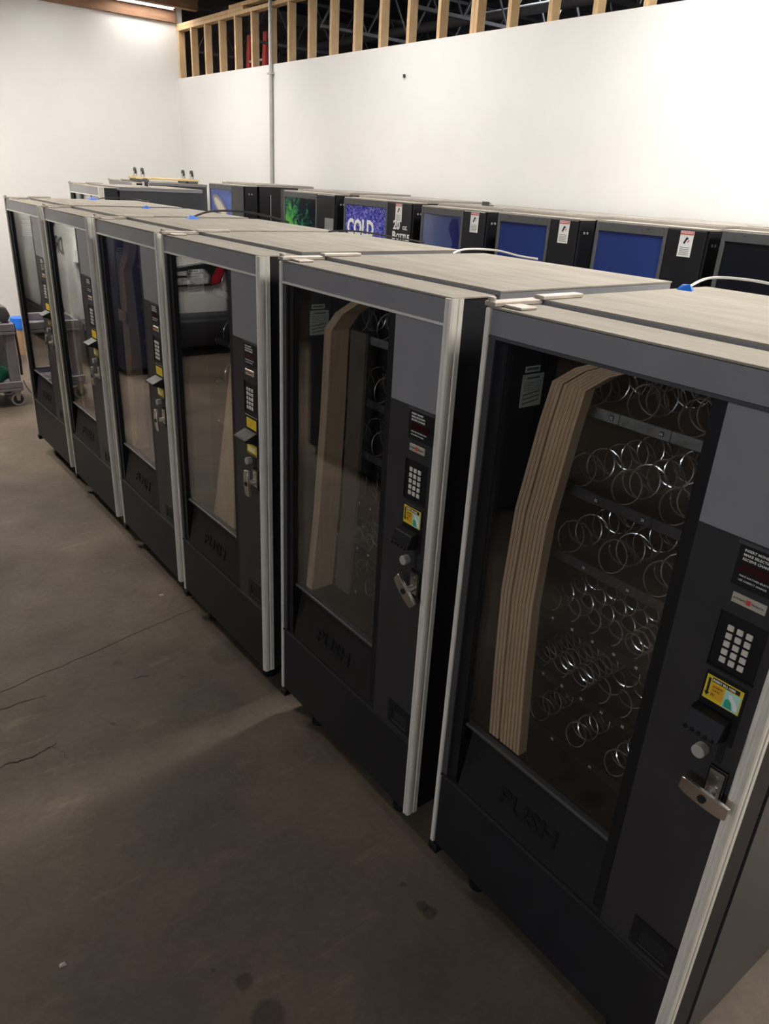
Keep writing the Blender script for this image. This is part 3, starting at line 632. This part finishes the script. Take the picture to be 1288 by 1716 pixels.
# ------------------------------------------------------------------ machines at the back
def pallet(x, y, label):
    t = empty('pallet', (x, y, 0))
    for k in range(6): part('deck_board', bx(0, 0.98, 0, 0.11, 0.055, 0.072), 'wood', t, 'deckb', loc=(0, 0.152*k, 0))
    for k in range(3): part('runner', bx(0, 0.05, 0, 0.87, 0, 0.055), 'wood', t, 'runb', loc=(0.02+0.445*k, 0, 0))
    tag(t, label, 'pallet')
pallet(0.93, 6.84, 'low wooden pallet under the loose black snack machine')
pallet(2.12, 9.27, 'low wooden pallet under the corner snack machine with the dolly')
snack(6, 0.92, 7.71, 0, 'black snack machine on a pallet behind the end of the row', z=0.0725, handle=R(85), newbill=False, interior=False, group='snack machines parked by the back wall')
snack(7, 2.10, 10.15, 0, 'black snack machine in the back corner under the upturned dolly', z=0.0725, handle=R(85), newbill=False, interior=False, group='snack machines parked by the back wall')
# upturned dolly on the corner machine
dl = empty('furniture_dolly', (2.62, 9.66, 1.936), R(-6))
for s in (-1, 1):
    part('cross_board', lambda b, s=s: b.box(s*0.30-0.06, s*0.30+0.06, -0.22, 0.22, 0.0, 0.025), 'carpet', dl, bevel=0.003)
    part('side_board', lambda b, s=s: b.box(-0.38, 0.38, s*0.17-0.045, s*0.17+0.045, 0.026, 0.048), 'dolly', dl, bevel=0.003)
for sx in (-1, 1):
    for sy in (-1, 1):
        c = part('caster', lambda b: (b.box(-0.035, 0.035, -0.03, 0.03, 0, 0.006), b.box(-0.02, -0.014, -0.02, 0.02, 0.006, 0.06), b.box(0.014, 0.02, -0.02, 0.02, 0.006, 0.06)), 'conduit', dl, 'dcast', loc=(sx*0.30, sy*0.17, 0.049))
        part('wheel', lambda b: b.cyl((-0.012, 0.012, 0.065), (0.012, 0.012, 0.065), 0.036, 16), 'rubber', c, 'dwheel', smooth=True)
tag(dl, 'wooden furniture dolly upside down with four casters up on a machine roof', 'dolly')
cs = empty('loose_caster', (1.38, 7.02, 1.9345))
part('plate', bx(-0.04, 0.04, -0.03, 0.03, 0, 0.006), 'conduit', cs); part('fork', lambda b: (b.box(-0.022, -0.016, -0.02, 0.02, 0.006, 0.045), b.box(0.016, 0.022, -0.02, 0.02, 0.006, 0.045)), 'conduit', cs)
part('wheel', lambda b: b.cyl((-0.014, 0, 0.042), (0.014, 0, 0.042), 0.032, 16), 'rubber', cs, smooth=True)
tag(cs, 'small dark caster lying on the roof of the loose snack machine', 'caster')

# ------------------------------------------------------------------ drink machines along the right wall
def drink(y_far, wd, H, face, label, x=2.50, dots=True, sticker=True):
    t = empty('drink_machine', (x, y_far, 0), -math.pi/2)
    P = lambda name, fn, mats, **kw: part(name, fn, mats, t, **kw)
    pw = wd*0.665
    Dp = 0.82
    P('cabinet', bx(0.004, wd-0.004, 0.175, Dp, 0.08, H-0.012), 'dcol')
    P('roof', lambda b: (b.box(0.0, wd, 0.15, Dp+0.003, H-0.011, H+0.010), b.box(0.01, wd-0.01, 0.20, Dp, H+0.010, H+0.014)), 'droof', bevel=0.002)
    P('door_body', bx(0.0, wd, 0.012, 0.148, 0.14, H-0.014), 'dcol', bevel=0.003)
    P('door_top', bx(0.0, wd, 0.004, 0.146, H-0.0135, H-0.006), 'steel')
    P('sign_frame', lambda b: (b.box(0.0, 0.022, -0.004, 0.0118, 0.60, H-0.014), b.box(pw-0.020, pw, -0.004, 0.0118, 0.60, H-0.014), b.box(0.022, pw-0.020, -0.004, 0.0118, H-0.062, H-0.014), b.box(0.022, pw-0.020, -0.004, 0.0118, 0.60, 0.63)), 'dframe', bevel=0.002)
    P('sign_face', bx(0.0225, pw-0.0205, 0.002, 0.0115, 0.631, H-0.0625), face)
    P('control_column', bx(pw+0.002, wd-0.012, -0.002, 0.0118, 0.60, H-0.016), 'dcol', bevel=0.004)
    P('vend_port', lambda b: (b.box(0.10, wd-0.10, -0.004, 0.0118, 0.28, 0.30), b.box(0.10, wd-0.10, -0.004, 0.0118, 0.50, 0.52), b.box(0.10, 0.12, -0.004, 0.0118, 0.30, 0.50), b.box(wd-0.12, wd-0.10, -0.004, 0.0118, 0.30, 0.50)), 'dframe')
    for k in range(6): P('selection_button', bx(pw+0.03, wd-0.05, -0.008, -0.002, 0, 0.035), 'lightgrey', key='selb%.3f' % wd, bevel=0.003, loc=(0, 0, 1.02+0.055*k))
    P('lock', lambda b: b.cyl((wd-0.03, -0.002, 1.40), (wd-0.03, -0.02, 1.40), 0.012, 12), 'chrome')
    for lx in (0.06, wd-0.06):
        for ly in (0.20, Dp-0.06): P('leg', lambda b, lx=lx, ly=ly: b.cyl((lx, ly, 0), (lx, ly, 0.085), 0.025, 10), 'blackp')
    for k in (0.25, 0.75): P('frame_screw', lambda b, k=k: b.cyl((pw*k, -0.004, H-0.03), (pw*k, -0.0065, H-0.03), 0.005, 8), 'rubber')
    if dots:
        for k in (0.055, 0.085): P('hinge_screw', lambda b, k=k: b.cyl((wd+0.0005, k, H-0.085), (wd+0.003, k, H-0.085), 0.008, 10), 'scr')
    if sticker:
        sx = pw+(wd-pw)*0.34
        T = H-0.022
        st = P('warning_sticker', bx(sx, sx+0.078, -0.0032, -0.002, T-0.128, T), 'white')
        part('sticker_print', lambda b: (b.box(sx+0.002, sx+0.076, -0.0038, -0.0032, T-0.018, T-0.002, 0), b.prism([(sx+0.024, T-0.060), (sx+0.034, T-0.064), (sx+0.042, T-0.046), (sx+0.054, T-0.036), (sx+0.040, T-0.028)], 'y', -0.0038, -0.0032, 1), b.prism([(sx+0.050, T-0.056), (sx+0.060, T-0.046), (sx+0.057, T-0.043), (sx+0.047, T-0.053)], 'y', -0.0038, -0.0032, 0), [b.box(sx+0.010, sx+0.066, -0.0037, -0.0032, T-0.082-0.009*k, T-0.079-0.009*k, 2) for k in range(5)]), ['red', 'inkk', 'lightgrey'], st)
        text('WARNING', 0.014, st, (sx+0.004, -0.0041, T-0.0145), 'white', ext=0.0002, sx=0.98)
    tag(t, label, 'drink machine', 'drink machines along the right wall')
    return t, pw
t, pw = drink(8.11, 0.80, 1.985, 'bottleb', 'black drink machine with blue panel and pale bottle picture', sticker=False)
def bottle_pic(b):
    n = 22; pts = [(0.25+0.20*math.cos(a)*math.cos(-0.55)-0.075*math.sin(a)*math.sin(-0.55), 1.75+0.20*math.cos(a)*math.sin(-0.55)+0.075*math.sin(a)*math.cos(-0.55)) for a in [2*math.pi*k/n for k in range(n)]]
    b.prism(pts, 'y', 0.0008, 0.002, 0)
    pts = [(0.25+0.16*math.cos(a)*math.cos(-0.55)-0.045*math.sin(a)*math.sin(-0.55), 1.75+0.16*math.cos(a)*math.sin(-0.55)+0.045*math.sin(a)*math.cos(-0.55)) for a in [2*math.pi*k/n for k in range(n)]]
    b.prism(pts, 'y', 0.0002, 0.0008, 1)
part('bottle_picture', bottle_pic, ['lightgrey', 'silver'], t)
for yy in (0.075, 0.28): part('hinge_screw', lambda b, yy=yy: b.cyl((0.8005, yy, 1.60), (0.803, yy, 1.60), 0.008, 10), 'scr', t)
part('corner_strip', lambda b: b.box(0.797, 0.8015, 0.30, 0.306, 1.0, 1.90), 'scr', t)
part('side_panel', lambda b: b.box(0.797, 0.8008, 0.42, 0.815, 0.10, 1.965), 'dgrey', t)
t, pw = drink(6.52, 0.86, 1.978, 'splashg', 'black drink machine with green splash on its dark panel', sticker=False)
part('grey_card', bx(0.705, 0.84, -0.0032, -0.002, 1.60, 1.778), 'lightgrey', t)
t, pw = drink(5.525, 0.90, 1.968, 'ice', 'black drink machine with blue icy panel lettered COLD')
text('COLD', 0.178, t, (0.050, 0.0008, 1.674), 'white', bold=0.006, ext=0.0010, sx=0.76)
text('20', 0.088, t, (0.680, -0.0028, 1.764), 'white', bold=0.003, ext=0.0006, sx=0.95)
text('OZ.', 0.036, t, (0.795, -0.0028, 1.766), 'white', bold=0.001, ext=0.0006)
text('B', 0.080, t, (0.672, -0.0028, 1.690), 'white', bold=0.003, ext=0.0006)
text('OTTLE', 0.062, t, (0.722, -0.0028, 1.690), 'white', bold=0.002, ext=0.0006, sx=0.86)
t, pw = drink(4.515, 0.68, 1.958, 'dblue2', 'black drink machine with pale blue panel crossed by darker wave')
def wave(b):
    n = 14; A = []; B = []
    for k in range(n+1):
        z = 1.42+0.46*k/n; A.append((0.335+0.025*math.sin(k*0.9), z)); B.append((0.415+0.012*math.sin(k*0.7+1), z))
    for k in range(n):
        b.add([(A[k][0], 0.0008, A[k][1]), (B[k][0], 0.0008, B[k][1]), (B[k+1][0], 0.0008, B[k+1][1]), (A[k+1][0], 0.0008, A[k+1][1])], [(0, 1, 2, 3)])
part('dark_wave', wave, 'ddeep', t)
drink(3.725, 0.675, 1.960, 'dblue', 'black drink machine with plain blue panel next to the wave panel')
drink(2.925, 0.71, 1.966, 'dblue', 'black drink machine with plain blue panel next to the dark panel')
t, pw = drink(2.14, 0.72, 1.975, 'dnight', 'black drink machine with dark unlit panel showing blue at one edge', sticker=False)
part('blue_edge', lambda b: b.prism([(0.36, 1.90), (0.455, 1.90), (0.455, 1.30), (0.42, 1.30), (0.40, 1.60)], 'y', 0.0008, 0.002), 'dblue', t)
for yf, lab in ((4.98, 'stand-in black drink machine with its back to the aisle, beside the bay'), (4.05, 'stand-in black drink machine with its back to the aisle, opposite the snack row')):
    drink(yf, 0.86, 1.86, 'dnight', lab, x=-2.60, sticker=False)  # unseen stand-ins, added so the snack machine glass mirrors something dark
tag(part('roof_bracket', lambda b: (b.box(0, 0.05, 0, 0.07, 0, 0.006), b.box(0, 0.006, 0, 0.07, 0.006, 0.028)), 'rubber', loc=(2.80, 4.13, 1.9725)), 'small dark bracket on the roof of the wave panel drink machine', 'bracket')

# ------------------------------------------------------------------ utility cart and clutter by the back wall
ct = empty('utility_cart', (0.20, 7.34, 0))   # local: x to the left negative, y away
def trayf(z0, z1):
    def f(b):
        b.box(-0.92, 0, 0, 0.50, z0, z0+0.03)
        b.box(-0.92, 0, 0, 0.025, z0+0.03, z1); b.box(-0.92, 0, 0.475, 0.50, z0+0.03, z1); b.box(-0.92, -0.895, 0.025, 0.475, z0+0.03, z1); b.box(-0.025, 0, 0.025, 0.475, z0+0.03, z1)
    return f
part('top_tray', trayf(0.66, 0.76), 'cart', ct, bevel=0.006)
part('bottom_tray', trayf(0.145, 0.235), 'cart', ct, bevel=0.006)
for lx in (-0.87, -0.05):
    for ly in (0.05, 0.45):
        part('post', lambda b: b.box(-0.042, 0.042, -0.035, 0.035, 0.18, 0.70), 'cart', ct, 'cpost', bevel=0.01, loc=(lx, ly, 0))
        c = part('caster', lambda b: (b.box(-0.03, 0.03, -0.03, 0.03, 0.132, 0.143), b.hexa([(-0.012, -0.028, 0.05), (0.012, -0.028, 0.05), (0.012, -0.020, 0.05), (-0.012, -0.020, 0.05), (-0.025, -0.028, 0.132), (0.025, -0.028, 0.132), (0.025, -0.020, 0.132), (-0.025, -0.020, 0.132)])), 'casterw', ct, 'ccast', loc=(lx, ly, 0))
        part('wheel', lambda b: (b.cyl((0, -0.018, 0.062), (0, 0.014, 0.062), 0.062, 20), b.cyl((0, -0.0195, 0.062), (0, -0.018, 0.062), 0.045, 20, 1)), ['casterw', 'rubber'], c, 'cwheel', smooth=True)
tag(ct, 'grey plastic two tier utility cart on casters', 'cart')
def lump(name, c, s, m, label, cat, seed=0, flat=0.0):
    rnd = random.Random(seed)
    def f(b):
        nu, nv = 14, 9; o = len(b.v)
        for j in range(nv+1):
            ph = math.pi*j/nv
            for k in range(nu):
                a = 2*math.pi*k/nu; r_ = 1+0.13*math.sin(3*a+seed)*math.sin(2*ph)+rnd.uniform(-0.05, 0.05)*math.sin(ph)
                zz = math.cos(ph)*r_
                b.v.append((c[0]+s[0]*math.sin(ph)*math.cos(a)*r_, c[1]+s[1]*math.sin(ph)*math.sin(a)*r_, max(c[2]-s[2]+flat, c[2]+s[2]*zz)))
        for j in range(nv):
            for k in range(nu): b.f.append((o+j*nu+k, o+(j+1)*nu+k, o+(j+1)*nu+(k+1) % nu, o+j*nu+(k+1) % nu)); b.m.append(0)
    return tag(part(name, f, m, smooth=True), label, cat)
def seat(b):
    b.prism([(-0.44, 0.0), (0.0, 0.0), (0.03, 0.05), (0.0, 0.13), (-0.12, 0.17), (-0.44, 0.17)], 'y', 0.0, 0.36)
tag(part('tool_case', seat, 'cartd', bevel=0.02, seg=3, smooth=True, loc=(0.17, 7.42, 0.762)), 'dark grey moulded case lying on the top tray of the cart', 'case')
tag(part('paper_sheet', bx(-0.20, 0.02, 7.46, 7.72, 0.9335, 0.9355), 'white'), 'white paper sheet on the dark grey case', 'paper')
lump('green_cloth', (-0.02, 7.54, 0.27), (0.17, 0.13, 0.09), 'cloth', 'crumpled green cloth on the bottom tray of the cart', 'cloth', 3)
lump('grey_rag', (-0.28, 7.50, 0.235), (0.10, 0.10, 0.055), 'lightgrey', 'grey rag on the bottom tray of the cart', 'rag', 5)
tag(part('pry_bar', lambda b: b.tube([(0.215, 7.45, 0.74), (0.225, 7.46, 0.60), (0.232, 7.47, 0.40), (0.23, 7.48, 0.26)], 0.011, 6), 'rubber', smooth=True), 'thin black bar hanging down the side of the cart', 'bar')
lump('plastic_bag', (0.33, 9.15, 0.22), (0.19, 0.18, 0.22), 'bag', 'white plastic bag on the floor behind the cart', 'bag', 8, 0.02)
bk = empty('tan_bucket', (0.72, 9.55, 0))
part('body', lambda b: b.cyl((0, 0, 0), (0, 0, 0.30), 0.10, 20, r1=0.12), 'tan', bk, smooth=True); part('rim', lambda b: b.cyl((0, 0, 0.30), (0, 0, 0.325), 0.126, 20), 'blue', bk, smooth=True)
part('lid', lambda b: b.cyl((0, 0, 0.326), (0, 0, 0.42), 0.12, 20, r1=0.11), 'blue', bk, smooth=True)
tag(bk, 'tan bucket with blue lid on the floor behind the cart', 'bucket')
tag(part('floor_plank', bx(-0.3, 1.0, 9.80, 9.92, 0, 0.03), 'plank', bevel=0.003), 'grey wooden plank lying on the floor behind the cart', 'plank')
lump('foam_wrap', (0.70, 10.12, 0.05), (0.18, 0.11, 0.05), 'bag', 'flat white foam wrap on the floor beside the grey plank', 'wrap', 12)
cord([(0.24, 7.50, 0.20), (0.25, 7.40, 0.14), (0.27, 7.32, 0.10), (0.30, 7.28, 0.05), (0.36, 7.26, 0.012)], 'thin black cord hanging off the bottom of the cart', 'cordk', 0.006)

# storage rack with grey bins, mirrored in the end machine's glass
rk = empty('storage_rack', (-0.86, 10.30, 0))
for lx in (0, 0.78):
    for ly in (0, 0.45): part('upright', lambda b: b.box(0, 0.04, 0, 0.04, 0, 1.75), 'blackp', rk, 'rku', loc=(lx, ly, 0))
for k in range(5): part('shelf', bx(0.0, 0.82, 0.0, 0.49, 0, 0.02), 'blackp', rk, 'rks', loc=(0, 0, 0.12+0.38*k))
tag(rk, 'black storage rack against the back wall', 'rack')
for k in range(7):
    tag(part('parts_tray', lambda b: (b.box(0.06, 0.76, 0.02, 0.44, 0, 0.012), b.box(0.06, 0.76, 0.02, 0.03, 0.012, 0.045), b.box(0.06, 0.76, 0.43, 0.44, 0.012, 0.045)), 'tote', None, 'ptray', loc=(-0.86, 10.30, 0.901+0.0465*k)), 'pale grey shallow tray stacked on the black rack', 'tray', 'trays on the rack')
for k in range(2):
    tag(part('storage_tote', lambda b: (b.box(0.05, 0.37, 0.03, 0.43, 0, 0.02), b.box(0.04, 0.05, 0.03, 0.43, 0, 0.22), b.box(0.37, 0.38, 0.03, 0.43, 0, 0.22), b.box(0.05, 0.37, 0.02, 0.03, 0, 0.22), b.box(0.05, 0.37, 0.43, 0.44, 0, 0.22)), 'tote', None, 'stote', loc=(-0.84+0.355*k, 10.30, 0.1415)), 'clear plastic tote on the lowest shelf of the black rack', 'tote', 'totes on the rack')

# white van, seen mirrored in the glass
vn = empty('delivery_van', (-2.05, 8.62, 0), R(1))
def vbody(b):
    prof = [(0.0, 0.42), (0.02, 0.95), (0.10, 1.10), (0.16, 1.75), (0.32, 1.88), (3.2, 1.88), (3.75, 1.20), (4.4, 1.05), (4.5, 0.42)]
    b.prism(prof, 'x', -0.95, 0.95)
part('body', vbody, 'vanw', vn, bevel=0.07, seg=3, smooth=True)
part('bumper', lambda b: b.prism([(-0.06, 0.12), (-0.12, 0.30), (-0.13, 0.44), (-0.09, 0.455), (-0.09, 0.49), (0.0, 0.52), (0.3, 0.52), (0.3, 0.12)], 'x', -0.965, 0.965), 'vand', vn, bevel=0.02, seg=2, smooth=True)
part('sill', bx(-0.955, 0.955, 0.35, 4.4, 0.18, 0.43), 'vand', vn, bevel=0.02)
for sg in (-1, 1):
    lp = part('lamp', lambda b, sg=sg: b.prism([(sg*0.20, 0.83), (sg*0.20, 1.03), (sg*0.45, 1.065), (sg*0.94, 1.12), (sg*0.84, 0.86), (sg*0.70, 0.83)], 'y', -0.03, 0.12), 'vglass', vn, bevel=0.01, seg=2)
    part('clear_lens', lambda b, sg=sg: (b.prism([(sg*0.22, 0.85), (sg*0.24, 0.925), (sg*0.40, 0.935), (sg*0.46, 0.86)], 'y', -0.036, -0.02), b.prism([(sg*0.44, 0.90), (sg*0.46, 1.02), (sg*0.60, 1.03), (sg*0.68, 0.95), (sg*0.66, 0.86), (sg*0.50, 0.85)], 'y', -0.036, -0.02), b.prism([(sg*0.24, 0.96), (sg*0.25, 1.00), (sg*0.40, 1.01), (sg*0.40, 0.955)], 'y', -0.036, -0.02)), 'lamp', lp)
    part('marker_lens', lambda b, sg=sg: b.prism([(sg*0.70, 0.85), (sg*0.72, 0.93), (sg*0.82, 1.08), (sg*0.91, 1.10), (sg*0.82, 0.87)], 'y', -0.036, -0.02), 'lampr', lp)
part('rear_window', bx(-0.75, 0.75, 0.10, 0.15, 1.15, 1.70), 'vglass', vn, bevel=0.01)
for s in (-0.88, 0.88):
    for yy in (0.95, 3.6):
        wl = part('wheel', lambda b: b.cyl((-0.11, 0, 0.32), (0.11, 0, 0.32), 0.32, 24), 'rubber', vn, 'vwheel', smooth=True, loc=(s, yy, 0))
        part('hub', lambda b: b.cyl((-0.115, 0, 0.32), (0.115, 0, 0.32), 0.19, 20), 'conduit', wl, 'vhub', smooth=True)
text('DRINK', 0.26, vn, (0.952, 0.42, 1.16), 'inkk', rot=(R(90), 0, R(90)), bold=0.004, ext=0.001)
part('emblem', lambda b: b.prism([(0.75+0.12*math.cos(a), 1.55+0.12*math.sin(a)) for a in [2*math.pi*k/18 for k in range(18)]], 'x', 0.9515, 0.954), 'dblue', vn)
tag(vn, 'white delivery van parked in the bay facing the machines', 'van')

# stand-in navy cabinet before the van, added to darken what the glass mirrors
nc = empty('stand_in_cabinet', (-1.98, 8.0, 0))
part('body', bx(0, 0.70, 0.02, 0.42, 0.06, 1.75), 'navy', nc, bevel=0.004)
for k in range(2):
    dr = part('door', bx(0.005, 0.345, 0.0, 0.0195, 0.08, 1.73), 'navy', nc, 'ncdoor', bevel=0.003, loc=(0.35*k, 0, 0))
    part('handle', bx(0.30 if k == 0 else 0.03, 0.315 if k == 0 else 0.045, -0.03, -0.0005, 0.85, 1.0), 'chrome', dr, bevel=0.002)
for lx in (0.03, 0.63):
    for ly in (0.05, 0.36): part('foot', bx(0, 0.04, 0, 0.04, 0, 0.06), 'blackp', nc, 'ncfoot', loc=(lx, ly, 0))
tag(nc, 'stand-in navy steel cabinet added before the white van', 'cabinet')

# ------------------------------------------------------------------ floor marks
def crack(pts, wd, seed):
    rnd = random.Random(seed); out = []
    for (a, b_) in zip(pts[:-1], pts[1:]):
        for s in range(6):
            t = s/6; out.append((a[0]+(b_[0]-a[0])*t+rnd.uniform(-0.007, 0.007), a[1]+(b_[1]-a[1])*t+rnd.uniform(-0.007, 0.007)))
    out.append(pts[-1])
    def f(b):
        n = len(out); o = len(b.v)
        for i, (x, y) in enumerate(out):
            w_ = wd*(0.35+0.65*math.sin(math.pi*(i+0.4)/(n+0.4)))*rnd.uniform(0.6, 1.3)
            b.v += [(x, y-w_, 0.0003), (x, y+w_, 0.0003), (x, y+w_, 0.0008), (x, y-w_, 0.0008)]
        for i in range(n-1):
            for k in range(4): b.f.append((o+4*i+k, o+4*i+(k+1) % 4, o+4*i+4+(k+1) % 4, o+4*i+4+k)); b.m.append(0)
    return f
for k, (pts, wd) in enumerate([([(-1.15, 2.90), (-0.977, 2.889), (-0.80, 2.885)], 0.003), ([(-1.25, 2.53), (-1.051, 2.544), (-0.937, 2.532), (-0.841, 2.56)], 0.0035), ([(-0.86, 2.55), (-0.84, 2.50), (-0.83, 2.45)], 0.002), ([(-1.4, 3.00), (-0.95, 3.013), (-0.55, 3.09), (0.03, 3.20)], 0.0025), ([(-0.45, 2.80), (-0.38, 2.78)], 0.004), ([(-0.28, 2.72), (-0.24, 2.66)], 0.002), ([(-0.2, 2.6), (-0.12, 2.35), (-0.10, 2.2)], 0.0015)]):
    part('crack', crack(pts, wd, k), 'crackm', fl)
for k, (x, y, r, lab) in enumerate([(-0.065, 3.42, 0.012, 'thin white paint chip on the concrete before the cardboard sliver machine'), (-1.084, 1.617, 0.010, 'small white crumb on the dark concrete in the open aisle')]):
    o = part('paint_chip', lambda b, r=r: b.hexa([(-r, -r*0.5, 0), (r, -r*0.7, 0), (r*0.9, r*0.5, 0), (-r*0.7, r*0.7, 0), (-r*0.7, -r*0.3, 0.005), (r*0.6, -r*0.4, 0.003), (r*0.6, r*0.3, 0.005), (-r*0.5, r*0.4, 0.004)]), 'chip', loc=(x, y, 0.0005)); tag(o, lab, 'paint chip')
